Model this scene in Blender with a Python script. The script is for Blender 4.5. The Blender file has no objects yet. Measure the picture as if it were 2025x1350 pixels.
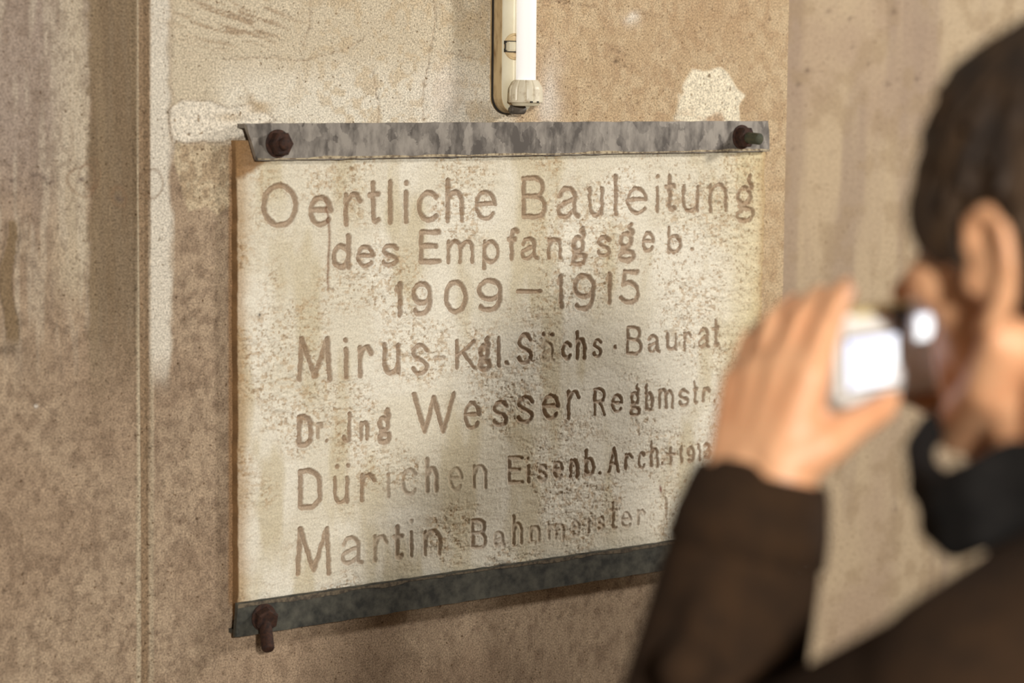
import bpy, bmesh, math
import numpy as np
from mathutils import Vector, Matrix

SC = bpy.context.scene
COL = SC.collection
rng = np.random.default_rng(7)

# ------------------------------------------------------------------ camera
FPX, CXP, CYP = 4781.25, 1012.5, 675.0            # 85 mm lens on a 36 mm frame, 2025 x 1350
YAW, PITCH, ROLL = math.radians(38.18), math.radians(6.26), math.radians(-0.54)
_s, _c = math.sin(YAW), math.cos(YAW)
FW = np.array([_s*math.cos(PITCH), _c*math.cos(PITCH), -math.sin(PITCH)])
_r = np.array([_c, -_s, 0.0]); _d = np.cross(FW, _r)
RT = math.cos(ROLL)*_r + math.sin(ROLL)*_d
DN = -math.sin(ROLL)*_r + math.cos(ROLL)*_d
def ray(px, py):
    return ((px-CXP)/FPX)*RT + ((py-CYP)/FPX)*DN + FW
_o = ray(472, 750)*3.0
CAM = np.array([-_o[0], -_o[1], 1.69])            # x = 0 is the plaque's left edge, y = 0 the wall face
cd = bpy.data.cameras.new('camera'); cam = bpy.data.objects.new('camera', cd); COL.objects.link(cam)
cd.lens = 85; cd.sensor_width = 36; cd.clip_start = 0.05
cam.matrix_world = Matrix(((RT[0], -DN[0], -FW[0], CAM[0]), (RT[1], -DN[1], -FW[1], CAM[1]),
                           (RT[2], -DN[2], -FW[2], CAM[2]), (0, 0, 0, 1)))
cd.dof.use_dof = True; cd.dof.focus_distance = 3.2; cd.dof.aperture_fstop = 3.9
SC.camera = cam

# ------------------------------------------------------------------ light
SC.view_settings.view_transform = 'Standard'; SC.view_settings.look = 'None'
SC.view_settings.gamma = 1.0; SC.view_settings.use_curve_mapping = False
SC.view_settings.exposure = 0.35
SC.cycles.use_denoising = True
w = bpy.data.worlds.new('room_ambient'); SC.world = w; w.use_nodes = True
w.node_tree.nodes['Background'].inputs[0].default_value = (1.0, 0.87, 0.75, 1)
w.node_tree.nodes['Background'].inputs[1].default_value = 0.085
# the shadows of the lamp box and bolts point to a lamp on the right, the person's shadow to one behind on the left
def hall_lamp(name, loc, target, power, col, sx, sy):
    l = bpy.data.lights.new(name, 'AREA'); l.shape = 'RECTANGLE'; l.size = sx; l.size_y = sy
    l.energy = power; l.color = col
    o = bpy.data.objects.new(name, l); COL.objects.link(o); o.location = loc
    o.rotation_euler = (Vector(target)-Vector(loc)).to_track_quat('-Z', 'Y').to_euler()
    return o
hall_lamp('lamp_right_offscreen', (2.6, -1.6, 2.5), (0.5, 0, 1.6), 42, (1.0, 0.96, 0.90), 0.3, 0.3)
hall_lamp('lamp_behind_left_offscreen', (-1.95, -4.2, 2.25), (0.5, 0, 1.6), 120, (1.0, 0.965, 0.90), 0.2, 0.2)

# ------------------------------------------------------------------ helpers
def wallpt(px, py, y=0.0):
    d = ray(px, py); t = (y-CAM[1])/d[1]
    p = CAM + d*t
    return p[0], p[2]
def P(px, py, depth):
    return CAM + ray(px, py)*depth
def proj(x, y, z):
    dx, dy, dz = x-CAM[0], y-CAM[1], z-CAM[2]
    q = dx*FW[0]+dy*FW[1]+dz*FW[2]
    return (CXP+FPX*(dx*RT[0]+dy*RT[1]+dz*RT[2])/q, CYP+FPX*(dx*DN[0]+dy*DN[1]+dz*DN[2])/q)
def lin(c):
    c = np.asarray(c, float)/255.0
    return np.where(c <= 0.04045, c/12.92, ((c+0.055)/1.055)**2.4)
def tag(o, label=None, cat=None, group=None, kind=None):
    if label: o['label'] = label
    if cat: o['category'] = cat
    if group: o['group'] = group
    if kind: o['kind'] = kind
    return o
def empty(name, loc, label=None, cat=None, group=None):
    o = bpy.data.objects.new(name, None); COL.objects.link(o); o.location = loc; o.empty_display_size = 0.05
    return tag(o, label, cat, group)
def link(name, me, m, parent=None, smooth=False):
    o = bpy.data.objects.new(name, me); COL.objects.link(o)
    if m: me.materials.clear(); me.materials.append(m)
    if parent:
        o.parent = parent
        o.matrix_parent_inverse = Matrix.Translation(-Vector(parent_origin(parent)))
    if smooth: me.shade_smooth()
    return o
def parent_origin(p):
    v = Vector((0, 0, 0))
    while p: v = v + p.location; p = p.parent
    return v
def from_bm(name, bm, m, parent=None, smooth=False):
    bmesh.ops.recalc_face_normals(bm, faces=bm.faces[:])
    me = bpy.data.meshes.new(name); bm.to_mesh(me); bm.free()
    return link(name, me, m, parent, smooth)
def smoothstep(a, b, x):
    t = np.clip((x-a)/(b-a), 0, 1); return t*t*(3-2*t)
def _h(ix, iy, s):
    n = (ix.astype(np.int64)*374761393 + iy.astype(np.int64)*668265263 + s*2147483647) & 0xffffffff
    n = ((n ^ (n >> 13))*1274126177) & 0xffffffff
    return ((n ^ (n >> 16)) & 0xffffff)/float(0xffffff)
def vn(x, y, s=0):
    ix, iy = np.floor(x), np.floor(y); fx, fy = x-ix, y-iy
    fx = fx*fx*(3-2*fx); fy = fy*fy*(3-2*fy)
    a = _h(ix, iy, s); b = _h(ix+1, iy, s); c = _h(ix, iy+1, s); d = _h(ix+1, iy+1, s)
    return (a*(1-fx)+b*fx)*(1-fy)+(c*(1-fx)+d*fx)*fy
def fbm(x, y, s=0, n=4):
    v = 0; a = 0.5; t = 0
    for k in range(n):
        v = v + a*vn(x*2**k, y*2**k, s+k*17); t += a; a *= 0.5
    return v/t
def poly_mask(X, Y, pts, soft):
    """signed soft mask of a polygon given in photo pixels, evaluated at wall points"""
    pts = np.asarray(pts, float); inside = np.zeros(X.shape, bool); dmin = np.full(X.shape, 1e9)
    for (ax, ay), (bx, by) in zip(pts, np.roll(pts, -1, 0)):
        cond = ((ay > Y) != (by > Y))
        with np.errstate(divide='ignore', invalid='ignore'):
            xi = (bx-ax)*(Y-ay)/(by-ay+1e-12)+ax
        inside ^= cond & (X < xi)
        ex, ey = bx-ax, by-ay; t = np.clip(((X-ax)*ex+(Y-ay)*ey)/(ex*ex+ey*ey+1e-9), 0, 1)
        dmin = np.minimum(dmin, (X-ax-t*ex)**2+(Y-ay-t*ey)**2)
    sd = np.where(inside, 1, -1)*np.sqrt(dmin)
    return smoothstep(-soft, soft, sd), sd

# ---- materials
def new_mat(name):
    m = bpy.data.materials.new(name); m.use_nodes = True
    return m, m.node_tree, m.node_tree.nodes['Principled BSDF']
def noise_node(nt, scale, detail=4, stretch=None, rough=0.6):
    tc = nt.nodes.new('ShaderNodeTexCoord'); n = nt.nodes.new('ShaderNodeTexNoise')
    n.inputs['Scale'].default_value = scale; n.inputs['Detail'].default_value = detail; n.inputs['Roughness'].default_value = rough
    if stretch:
        mp = nt.nodes.new('ShaderNodeMapping'); mp.inputs['Scale'].default_value = stretch
        nt.links.new(tc.outputs['Object'], mp.inputs[0]); nt.links.new(mp.outputs[0], n.inputs['Vector'])
    else:
        nt.links.new(tc.outputs['Object'], n.inputs['Vector'])
    return n
def ramp(nt, src, stops):
    r = nt.nodes.new('ShaderNodeValToRGB'); el = r.color_ramp.elements
    while len(el) < len(stops): el.new(0.5)
    for e, (p, c) in zip(el, stops):
        e.position = p; e.color = (*c, 1)
    nt.links.new(src, r.inputs[0]); return r
def bump(nt, bsdf, src, strength, dist):
    b = nt.nodes.new('ShaderNodeBump'); b.inputs['Strength'].default_value = strength; b.inputs['Distance'].default_value = dist
    nt.links.new(src, b.inputs['Height']); nt.links.new(b.outputs[0], bsdf.inputs['Normal'])
def simple(name, c1, c2=None, rough=0.6, scale=40, metal=0.0, bstr=0.0, bdist=0.001, stretch=None, spec=0.5, lo=0.35, hi=0.65):
    m, nt, b = new_mat(name)
    b.inputs['Roughness'].default_value = rough; b.inputs['Metallic'].default_value = metal
    b.inputs['Specular IOR Level'].default_value = spec
    n = noise_node(nt, scale, 5, stretch)
    r = ramp(nt, n.outputs[0], [(lo, lin(c1)), (hi, lin(c2 or c1))])
    nt.links.new(r.outputs[0], b.inputs['Base Color'])
    if bstr: bump(nt, b, n.outputs[0], bstr, bdist)
    return m
def stone(name, rough=0.9, grain=(0.72, 1.18), gscale=260, pits=True, bstr=0.5, bdist=0.0015):
    """wall and plaque surfaces: stain colours stored on the mesh, times fine grain and dark specks"""
    m, nt, b = new_mat(name); b.inputs['Roughness'].default_value = rough
    b.inputs['Specular IOR Level'].default_value = 0.25
    a = nt.nodes.new('ShaderNodeVertexColor'); a.layer_name = 'stain'
    n = noise_node(nt, gscale, 3, None, 0.75)
    r = ramp(nt, n.outputs[0], [(0.34, (grain[0],)*3), (0.66, (grain[1],)*3)])
    mx = nt.nodes.new('ShaderNodeMix'); mx.data_type = 'RGBA'; mx.blend_type = 'MULTIPLY'; mx.inputs[0].default_value = 1
    mx.clamp_result = False
    nt.links.new(a.outputs[0], mx.inputs[6]); nt.links.new(r.outputs[0], mx.inputs[7])
    out = mx.outputs[2]
    if pits:
        n2 = noise_node(nt, 190, 1.5, None, 0.5)
        r2 = ramp(nt, n2.outputs[0], [(0.27, (0.42, 0.36, 0.30)), (0.35, (1, 1, 1))])
        m2 = nt.nodes.new('ShaderNodeMix'); m2.data_type = 'RGBA'; m2.blend_type = 'MULTIPLY'; m2.inputs[0].default_value = 1
        nt.links.new(out, m2.inputs[6]); nt.links.new(r2.outputs[0], m2.inputs[7]); out = m2.outputs[2]
    nt.links.new(out, b.inputs['Base Color'])
    bump(nt, b, n.outputs[0], bstr, bdist)
    return m
M = {}
M['concrete'] = stone('weathered_concrete', gscale=420, grain=(0.5, 1.36))
M['recess'] = stone('smooth_grey_concrete', gscale=180, grain=(0.86, 1.1), bstr=0.25)
M['plaque'] = stone('painted_plaque_stone', gscale=420, grain=(0.78, 1.12), pits=False, bstr=0.35, bdist=0.0015)
M['floor'] = simple('concrete_floor', (120, 105, 88), (150, 132, 110), 0.85, 6, bstr=0.3)
def spangle(name, c1, c2, rough):
    m_, nt_, b_ = new_mat(name); b_.inputs['Roughness'].default_value = rough; b_.inputs['Metallic'].default_value = 0.25
    n_ = noise_node(nt_, 1.0, 5, (60, 60, 26)); tc = nt_.nodes.new('ShaderNodeTexCoord'); mp = nt_.nodes.new('ShaderNodeMapping'); mp.inputs['Scale'].default_value = (75, 75, 42)
    nd = noise_node(nt_, 90, 3); ad = nt_.nodes.new('ShaderNodeMix'); ad.data_type = 'RGBA'; ad.blend_type = 'ADD'; ad.inputs[0].default_value = 1.3; ad.clamp_result = False
    v_ = nt_.nodes.new('ShaderNodeTexVoronoi'); v_.inputs['Scale'].default_value = 1.0
    nt_.links.new(tc.outputs['Object'], mp.inputs[0]); nt_.links.new(mp.outputs[0], ad.inputs[6]); nt_.links.new(nd.outputs[1], ad.inputs[7]); nt_.links.new(ad.outputs[2], v_.inputs['Vector'])
    sp = nt_.nodes.new('ShaderNodeSeparateColor'); nt_.links.new(v_.outputs['Color'], sp.inputs[0])
    mx = nt_.nodes.new('ShaderNodeMath'); mx.operation = 'MULTIPLY_ADD'; mx.inputs[1].default_value = 0.22
    nt_.links.new(sp.outputs[0], mx.inputs[0]); nt_.links.new(n_.outputs[0], mx.inputs[2])
    r_ = ramp(nt_, mx.outputs[0], [(0.45, lin(c1)), (0.78, lin(c2))]); nt_.links.new(r_.outputs[0], b_.inputs['Base Color'])
    bump(nt_, b_, n_.outputs[0], 0.2, 0.0005)
    return m_
M['zinc'] = spangle('galvanised_steel', (86, 79, 73), (154, 146, 136), 0.5)
M['dark_steel'] = simple('dark_weathered_steel', (50, 50, 46), (92, 90, 80), 0.6, 60, 0.25, 0.4, 0.0008)
M['rust'] = simple('rusty_iron', (40, 24, 18), (72, 44, 30), 0.8, 180, 0.2, 0.5, 0.001)
M['rust_green'] = simple('corroded_rod_end', (62, 66, 52), (88, 84, 62), 0.8, 150, 0.2, 0.4, 0.001)
M['lime'] = simple('lime_smear', (188, 172, 142), (120, 104, 84), 0.95, 160, bstr=0.5, lo=0.42, hi=0.6)
M['cream'] = simple('cream_painted_metal', (208, 198, 170), (218, 210, 186), 0.4, 25)
M['cream_dirty'] = simple('dirty_cream_metal', (206, 182, 140), (136, 104, 66), 0.6, 90, stretch=(1, 1, 0.3), lo=0.45, hi=0.72)
M['socket'] = simple('ivory_plastic', (226, 216, 192), (170, 148, 116), 0.45, 70, lo=0.52, hi=0.75)
M['gasket'] = simple('black_rubber_gasket', (26, 24, 22), (44, 38, 32), 0.7, 80)
M['gland'] = simple('dark_grey_plastic', (72, 66, 60), (104, 96, 86), 0.45, 60)
m, nt, b = new_mat('frosted_white_tube'); b.inputs['Base Color'].default_value = (0.93, 0.92, 0.90, 1)
b.inputs['Roughness'].default_value = 0.25; b.inputs['Emission Color'].default_value = (1.0, 0.97, 0.93, 1)
b.inputs['Emission Strength'].default_value = 0.4; M['tube'] = m

# ------------------------------------------------------------------ walls
def grid_mesh(name, xs, zs, hfun, cfun):
    """a wall sheet in the x-z plane facing -y; hfun gives relief towards the viewer in metres"""
    X, Z = np.meshgrid(xs, zs); h = hfun(X, Z); c = cfun(X, Z)
    nx, nz = len(xs), len(zs)
    co = np.stack([X, -h, Z], -1).reshape(-1, 3)
    i = np.arange((nz-1)*(nx-1)); r, q = i//(nx-1), i % (nx-1); a = r*nx+q
    quads = np.stack([a, a+1, a+nx+1, a+nx], -1)
    return raw_mesh(name, co, quads, c.reshape(-1, 3))
def raw_mesh(name, co, quads, col=None):
    me = bpy.data.meshes.new(name)
    me.vertices.add(len(co)); me.vertices.foreach_set('co', co.astype(np.float32).ravel())
    me.loops.add(quads.size); me.loops.foreach_set('vertex_index', quads.astype(np.int32).ravel())
    me.polygons.add(len(quads)); me.polygons.foreach_set('loop_start', np.arange(len(quads), dtype=np.int32)*4)
    me.update(calc_edges=True)
    if col is not None:
        at = me.color_attributes.new('stain', 'FLOAT_COLOR', 'POINT')
        at.data.foreach_set('color', np.concatenate([col, np.ones((len(col), 1))], 1).astype(np.float32).ravel())
    me.shade_smooth()
    return me
def over(c, mask, rgb, amt=1.0):
    m_ = (mask*amt)[..., None]; return c*(1-m_) + lin(rgb)*m_

XC = wallpt(1556, 200)[0]                          # corner where the pier ends
def wall_px(X, Z):
    return proj(X, 0*X, Z)
GX0, GX1 = wallpt(276, 600)[0], wallpt(298, 600)[0]
PITS = [(70, 800, 3.2), (695, 1190, 2.4), (1219, 122, 5), (1262, 205, 2.6), (1236, 132, 2.4), (334, 222, 4), (322, 958, 2.6), (8, 1170, 3.2), (195, 1258, 3), (252, 1258, 2.6), (1522, 38, 2.4), (276, 1145, 2.4), (316, 475, 2.5), (336, 1120, 3)]
CRACKS = [[(858, 0), (862, 50), (850, 110), (836, 190), (838, 240)], [(858, 100), (900, 108), (950, 118)], [(440, 118), (520, 112), (590, 122), (680, 100), (720, 75)],
          [(615, 0), (612, 50), (600, 95)], [(1060, 5), (1110, 4), (1140, 10), (1180, 14)], [(1190, 82), (1215, 100), (1245, 112)], [(1250, 20), (1256, 25), (1280, 28)],
          [(748, 250), (750, 205), (742, 170), (735, 130)], [(334, 236), (338, 262), (345, 282)]]
def crack_d(X, Y):
    d = np.full(X.shape, 1e9)
    for cr in CRACKS:
        for (ax, ay), (bx, by) in zip(cr[:-1], cr[1:]):
            ex, ey = bx-ax, by-ay; t = np.clip(((X-ax)*ex+(Y-ay)*ey)/(ex*ex+ey*ey), 0, 1)
            d = np.minimum(d, np.hypot(X-ax-t*ex, Y-ay-t*ey))
    return d
WHITE_PATCH = [(334, 215), (360, 198), (415, 199), (450, 214), (500, 206), (540, 235), (500, 262), (440, 280), (400, 278), (345, 284), (336, 260)]
LOW_PATCH = [(350, 285), (470, 290), (462, 405), (430, 425), (405, 405), (370, 418), (358, 370), (345, 330)]
RIGHT_PATCH = [(1332, 250), (1340, 200), (1352, 170), (1368, 136), (1395, 142), (1425, 132), (1442, 148), (1460, 178), (1472, 188), (1460, 215), (1466, 250)]
def wall_height(X, Z):
    px, py = wall_px(X, Z)
    h = 0.0012*(fbm(X*30, Z*30, 3, 3)-0.5) + 0.0010*(fbm(X*170, Z*170, 5, 3)-0.5)
    g = smoothstep(GX0-0.002, GX0+0.002, X)*(1-smoothstep(GX1-0.003, GX1+0.001, X))
    h = h - 0.004*g
    h = h + 0.003*np.exp(-((X-GX0+0.003)/0.003)**2)
    wob = 10*(fbm(X*60, Z*60, 9, 3)-0.5)
    for pl, t in ((WHITE_PATCH, 0.0014), (RIGHT_PATCH, 0.0012), (LOW_PATCH, 0.001)):
        h = h + t*poly_mask(px+wob, py+wob, pl, 2.0)[0]
    for (a, b_, r) in PITS:
        h = h - 0.004*np.exp(-(((px-a)**2+(py-b_)**2)/(r*1.1)**2))
    cd_ = crack_d(px+6*(fbm(X*150, Z*150, 21, 2)-0.5), py+6*(fbm(X*150, Z*150, 22, 2)-0.5))
    h = h - 0.0015*np.exp(-(cd_/2.0)**2)
    # trowel marks at the top
    tr = smoothstep(0.62, 0.75, fbm((px*0.8+py*0.5)*0.02, (py*0.9-px*0.3)*0.16, 31, 3))*np.exp(-(((px-470)/110)**2+((py-40)/70)**2))
    return h - 0.001*tr
def wall_colour(X, Z):
    px, py = wall_px(X, Z)
    n1 = fbm(X*6, Z*6, 41, 4); n2 = fbm(X*25, Z*25, 42, 4); n3 = fbm(X*90, Z*90, 43, 3)
    st = fbm(X*45, Z*5, 44, 4)                      # vertical runs
    wx = px + 14*(n2-0.5)*2; wy = py + 16*(fbm(X*40, Z*40, 45, 3)-0.5)*2
    c = np.zeros(X.shape+(3,)) + lin((172, 144, 113))
    c = over(c, smoothstep(0.38, 0.62, n1), (186, 160, 128), 0.7)
    c = over(c, smoothstep(0.5, 0.72, n2), (150, 124, 96), 0.35)
    c = over(c, smoothstep(0.48, 0.75, n3), (134, 108, 82), 0.55)
    top = 1-smoothstep(560, 820, wy)
    # left bay: pinkish grey, cream towards the band
    lb = (1-smoothstep(168, 182, wx))
    c = over(c, lb*(1-smoothstep(250, 520, wy)), (166, 146, 130), 0.85)
    c = over(c, lb*smoothstep(70, 160, wx)*(1-smoothstep(520, 660, wy)), (204, 186, 154), 0.7)
    c = over(c, lb*smoothstep(0.5, 0.7, st)*top, (150, 128, 108), 0.55)
    st2 = fbm(X*120, Z*9, 46, 4)
    c = over(c, smoothstep(0.5, 0.64, st2)*(1-smoothstep(600, 800, wy))*(px < 345), (206, 190, 164), 0.38)
    c = over(c, smoothstep(0.52, 0.66, fbm(X*190, Z*120, 47, 4))*(px < 470), (120, 96, 74), 0.34)
    # dark run beside the joint
    band = smoothstep(170, 182, px+8*(n3-0.5)*2)*(1-smoothstep(270, 276, px))
    c = over(c, band*(1-smoothstep(560, 880, wy)), (126, 103, 72), 0.85)
    c = over(c, band*(1-smoothstep(560, 880, wy))*smoothstep(0.5, 0.66, st), (150, 126, 92), 0.6)
    # joint: rusty groove with limey lips
    c = over(c, smoothstep(268, 271, px)*(1-smoothstep(275, 278, px)), (206, 188, 154), 0.75*1)
    c = over(c, smoothstep(275, 279, px)*(1-smoothstep(294, 299, px)), (146, 118, 84), 0.9)
    c = over(c, smoothstep(296, 299, px)*(1-smoothstep(302, 306, px)), (206, 186, 152), 0.6)
    # white run right of the joint
    wb = smoothstep(296, 300, px)*(1-smoothstep(330, 346, wx))*(1-smoothstep(690, 780, wy+20*(n3-0.5)))
    c = over(c, wb, (224, 214, 194), 0.9)
    # pale upper field between the joint and the lamp
    uf = smoothstep(330, 352, wx)*(1-smoothstep(985, 1030, wx))*(1-smoothstep(262, 300, wy))
    c = over(c, uf, (216, 200, 168), 0.85)
    c = over(c, uf*smoothstep(90, 190, wy)*smoothstep(400, 470, wx), (232, 222, 200), 0.8)
    c = over(c, uf*smoothstep(0.5, 0.68, n2)*smoothstep(0.42, 0.6, n1), (190, 164, 126), 0.55)
    c = over(c, uf*smoothstep(0.5, 0.64, n3)*smoothstep(480, 700, wx), (204, 178, 136), 0.6)
    tr = smoothstep(0.55, 0.68, fbm((px*0.8+py*0.5)*0.02, (py*0.9-px*0.3)*0.16, 31, 3))*np.exp(-(((px-470)/110)**2+((py-35)/60)**2))
    c = over(c, np.clip(tr*1.5, 0, 1), (168, 140, 106), 0.8)
    # pale damp left of the lamp
    c = over(c, np.exp(-(((wx-880)/45)**2+((wy-190)/60)**2)), (222, 208, 190), 0.8)
    # tan field right of the lamp
    rf = smoothstep(990, 1075, wx)*(1-smoothstep(262, 700, wy)*(px < 1490))
    c = over(c, rf, (200, 168, 122), 0.85)
    c = over(c, rf*smoothstep(0.46, 0.60, fbm(X*60, Z*60, 54, 5)), (212, 186, 144), 0.45)
    c = over(c, rf*smoothstep(0.48, 0.68, fbm(X*95, Z*85, 55, 5)), (178, 142, 100), 0.5)
    c = over(c, rf*np.exp(-(((wx-1090)/22)**2+((wy-190)/70)**2)), (224, 212, 196), 0.8)
    c = over(c, rf*np.exp(-(((wx-1250)/16)**2+((wy-35)/14)**2)), (232, 220, 200), 0.8)
    c = over(c, rf*np.exp(-(((wx-1410)/80)**2+((wy-40)/60)**2)), (182, 144, 98), 0.55)
    # patches of plaster
    wob = 12*(fbm(X*60, Z*60, 9, 3)-0.5)
    a, sd = poly_mask(px+wob, py+wob, LOW_PATCH, 3)
    c = over(c, a, (206, 184, 146), 0.85)
    c = over(c, a*smoothstep(0.46, 0.62, n3), (166, 138, 102), 0.7)
    a, sd = poly_mask(px+wob, py+wob, WHITE_PATCH, 3)
    c = over(c, np.exp(-(np.minimum(sd+1, 0)/2.5)**2)*(sd < 0.5), (120, 92, 62), 0.6)
    c = over(c, a, (232, 220, 198), 0.92)
    c = over(c, np.exp(-(((px-510)/22)**2+((py-212)/12)**4)), (196, 168, 126), 0.8)
    c = over(c, np.exp(-(((px-455)/30)**2+((py-232)/9)**2)), (206, 184, 150), 0.8)
    a, sd = poly_mask(px+wob, py+wob, RIGHT_PATCH, 3)
    c = over(c, a, (236, 222, 190), 0.95)
    c = over(c, a*smoothstep(205, 245, wy)*smoothstep(0.44, 0.56, fbm(X*20, Z*60, 61, 3)), (178, 138, 96), 0.8)
    # rusty mortar around the slab
    c = over(c, smoothstep(449, 455, px)*(1-smoothstep(500, 520, px))*smoothstep(282, 296, py)*(1-smoothstep(1180, 1210, py)), (164, 122, 74), 0.9)
    # drip at the far left, rings, knot
    dx0 = 18+7*np.sin(wy*0.031)+4*(n3-0.5)
    dr = (1-smoothstep(12, 14, np.abs(px-dx0)*(1+0.6*smoothstep(560, 430, py))))*smoothstep(432, 440, py)*(1-smoothstep(660, 690, wy))
    c = over(c, dr, (134, 108, 72), 0.9)
    c = over(c, np.exp(-((np.abs(px-dx0)-13.5)/2.0)**2)*smoothstep(432, 440, py)*(1-smoothstep(660, 690, wy)), (96, 76, 54), 0.6)
    c = over(c, np.exp(-(((px-16)/22)**2+((py-690)/14)**2)), (104, 86, 66), 0.7)
    for (rx, ry, rr, ww) in ((163, 358, 26, 2.6), (236, 388, 15, 4), (302, 358, 22, 2.4), (180, 345, 22, 2.0)):
        rd = np.hypot(wx-rx, (wy-ry)*0.9)
        c = over(c, np.exp(-((rd-rr)/ww)**2), (136, 104, 72), 0.6)
    for (rx, ry) in ((20, 355), (65, 350), (88, 348), (100, 358), (162, 358), (236, 388)):
        c = over(c, np.exp(-(((wx-rx)/9)**2+((wy-ry)/4.5)**2)), (98, 78, 68), 0.7)
    for (a_, b_, r) in PITS:
        c = over(c, np.exp(-(((px-a_)**2+(py-b_)**2)/(r)**2)), (104, 84, 64), 0.7)  # dirt plus the shade inside each pit, painted into the colour
    c = over(c, np.exp(-(((px-72)**2+(py-803)**2)/9.0)), (236, 228, 214), 0.95)
    cd_ = crack_d(px+6*(fbm(X*150, Z*150, 21, 2)-0.5), py+6*(fbm(X*150, Z*150, 22, 2)-0.5))
    c = over(c, np.exp(-(cd_/1.6)**2), (148, 118, 86), 0.5)  # crack lines tinted darker, dirt and painted shade together
    lum = c@np.array([0.3, 0.55, 0.15])
    return lum[..., None]*np.array([1.02, 0.985, 0.94])*0.20 + c*0.80
xl, zt = wallpt(-40, 0)[0], wallpt(-40, -40)[1]
zb = wallpt(-40, 1390)[1]-0.02
xs = np.concatenate([np.linspace(-7, xl-1.2, 150)[:-1], np.arange(xl-1.2, xl-0.004, 0.009), np.arange(xl, XC, 0.0022), [XC]])
zs = np.concatenate([np.arange(0, zb-0.004, 0.009), np.arange(zb, zt, 0.0022), np.arange(zt+0.009, 2.6, 0.009), np.linspace(2.6, 3.6, 60)])
me = grid_mesh('wall_front', xs, zs, wall_height, wall_colour)
tag(link('wall_front', me, M['concrete']), 'stained tan concrete wall with a vertical joint groove', kind='structure')
# return of the pier into the recess
REC = 0.42
bm = bmesh.new()
vs = [bm.verts.new(v) for v in ((XC, 0.0004, 0), (XC, REC, 0), (XC, REC, 3.6), (XC, 0.0004, 3.6))]; bm.faces.new(vs)
M['pier_side'] = simple('tan_concrete_side', (186, 154, 112), (204, 172, 126), 0.9, 30, bstr=0.4)
tag(from_bm('wall_side', bm, M['pier_side']), 'short side of the concrete pier', kind='structure')
RP = [(1598, 141, 5), (1580, 168, 4), (1640, 23, 3.5), (1681, 38, 3), (1768, 24, 5), (1755, 166, 4), (1775, 158, 3), (1814, 156, 4), (1717, 126, 3), (1893, 108, 3), (1570, 295, 3), (1645, 302, 3), (1772, 1007, 3.5), (1687, 93, 2.5)]
def rec_px(X, Z): return proj(X, 0*X+REC, Z)
def rec_h(X, Z):
    px, py = rec_px(X, Z)
    h = 0.002*(fbm(X*12, Z*12, 71, 3)-0.5)
    for (a, b_, r) in RP: h = h-0.004*np.exp(-(((px-a)**2+(py-b_)**2)/(r*r)))
    return h - 0.0
def rec_c(X, Z):
    px, py = rec_px(X, Z)
    n1 = fbm(X*5, Z*4, 72, 4); n2 = fbm(X*26, Z*26, 73, 4); st = fbm(X*14, Z*1.6, 74, 4)
    c = np.zeros(X.shape+(3,)) + lin((176, 154, 130))
    c = over(c, smoothstep(0.42, 0.62, n1), (192, 172, 142), 0.7)
    c = over(c, smoothstep(0.46, 0.7, st), (152, 132, 116), 0.6)
    c = over(c, smoothstep(0.5, 0.7, n2), (158, 136, 108), 0.5)
    for (a, b_, r) in RP: c = over(c, np.exp(-(((px-a)**2+(py-b_)**2)/(r*1.1)**2)), (104, 86, 72), 0.7)  # small hollows: dirt with their shade painted in
    return c
xs = np.concatenate([np.arange(XC-0.3, XC+1.1, 0.006), np.linspace(XC+1.1, 12, 300)])
zs = np.concatenate([np.linspace(0, 0.75, 20)[:-1], np.arange(0.75, 1.95, 0.006), np.linspace(1.95, 3.6, 40)])
me = grid_mesh('wall_recess', xs, zs, rec_h, rec_c)
o = link('wall_recess', me, M['recess']); o.location.y = REC
tag(o, 'greyer smooth concrete wall set back behind the pier', kind='structure')
bm = bmesh.new()
vs = [bm.verts.new(v) for v in ((-7, -8, 0), (12, -8, 0), (12, REC, 0), (XC, REC, 0), (XC, 0, 0), (-7, 0, 0))]; bm.faces.new(vs)
tag(from_bm('floor', bm, M['floor']), 'grey concrete floor', kind='structure')

# ------------------------------------------------------------------ the inscribed plaque
TH = 0.017                                         # slab stands this far proud of the wall
SX0, SX1 = wallpt(473, 700, -TH)[0], wallpt(1513, 430, -TH)[0]
SZ1, SZ0 = wallpt(700, 275, -TH)[1], wallpt(700, 1195, -TH)[1]
def pq(px, py):                                    # photo pixel -> plaque plane, mm
    x, z = wallpt(px, py, -TH); return np.array([(x-SX0)*1000, (z-SZ0)*1000])
def arc(cx, cy, rx, ry, a0, a1, n=22):
    t = np.radians(np.linspace(a0, a1, n)); return np.stack([cx+rx*np.cos(t), cy+ry*np.sin(t)], 1)
def curve(pts, n=7):
    p = np.asarray(pts, float); p = np.vstack([2*p[0]-p[1], p, 2*p[-1]-p[-2]]); out = []
    for k in range(1, len(p)-2):
        t = np.linspace(0, 1, n, endpoint=False)[:, None]; a, b_, c_, d_ = p[k-1:k+3]
        out.append(0.5*((2*b_)+(-a+c_)*t+(2*a-5*b_+4*c_-d_)*t*t+(-a+3*b_-3*c_+d_)*t**3))
    return np.vstack(out+[p[-2:-1]])
S_ = curve([(1, .84), (.75, 1), (.3, 1), (.02, .78), (.2, .58), (.8, .42), (1, .22), (.72, 0), (.25, 0), (0, .16)])
L = np.array
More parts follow.
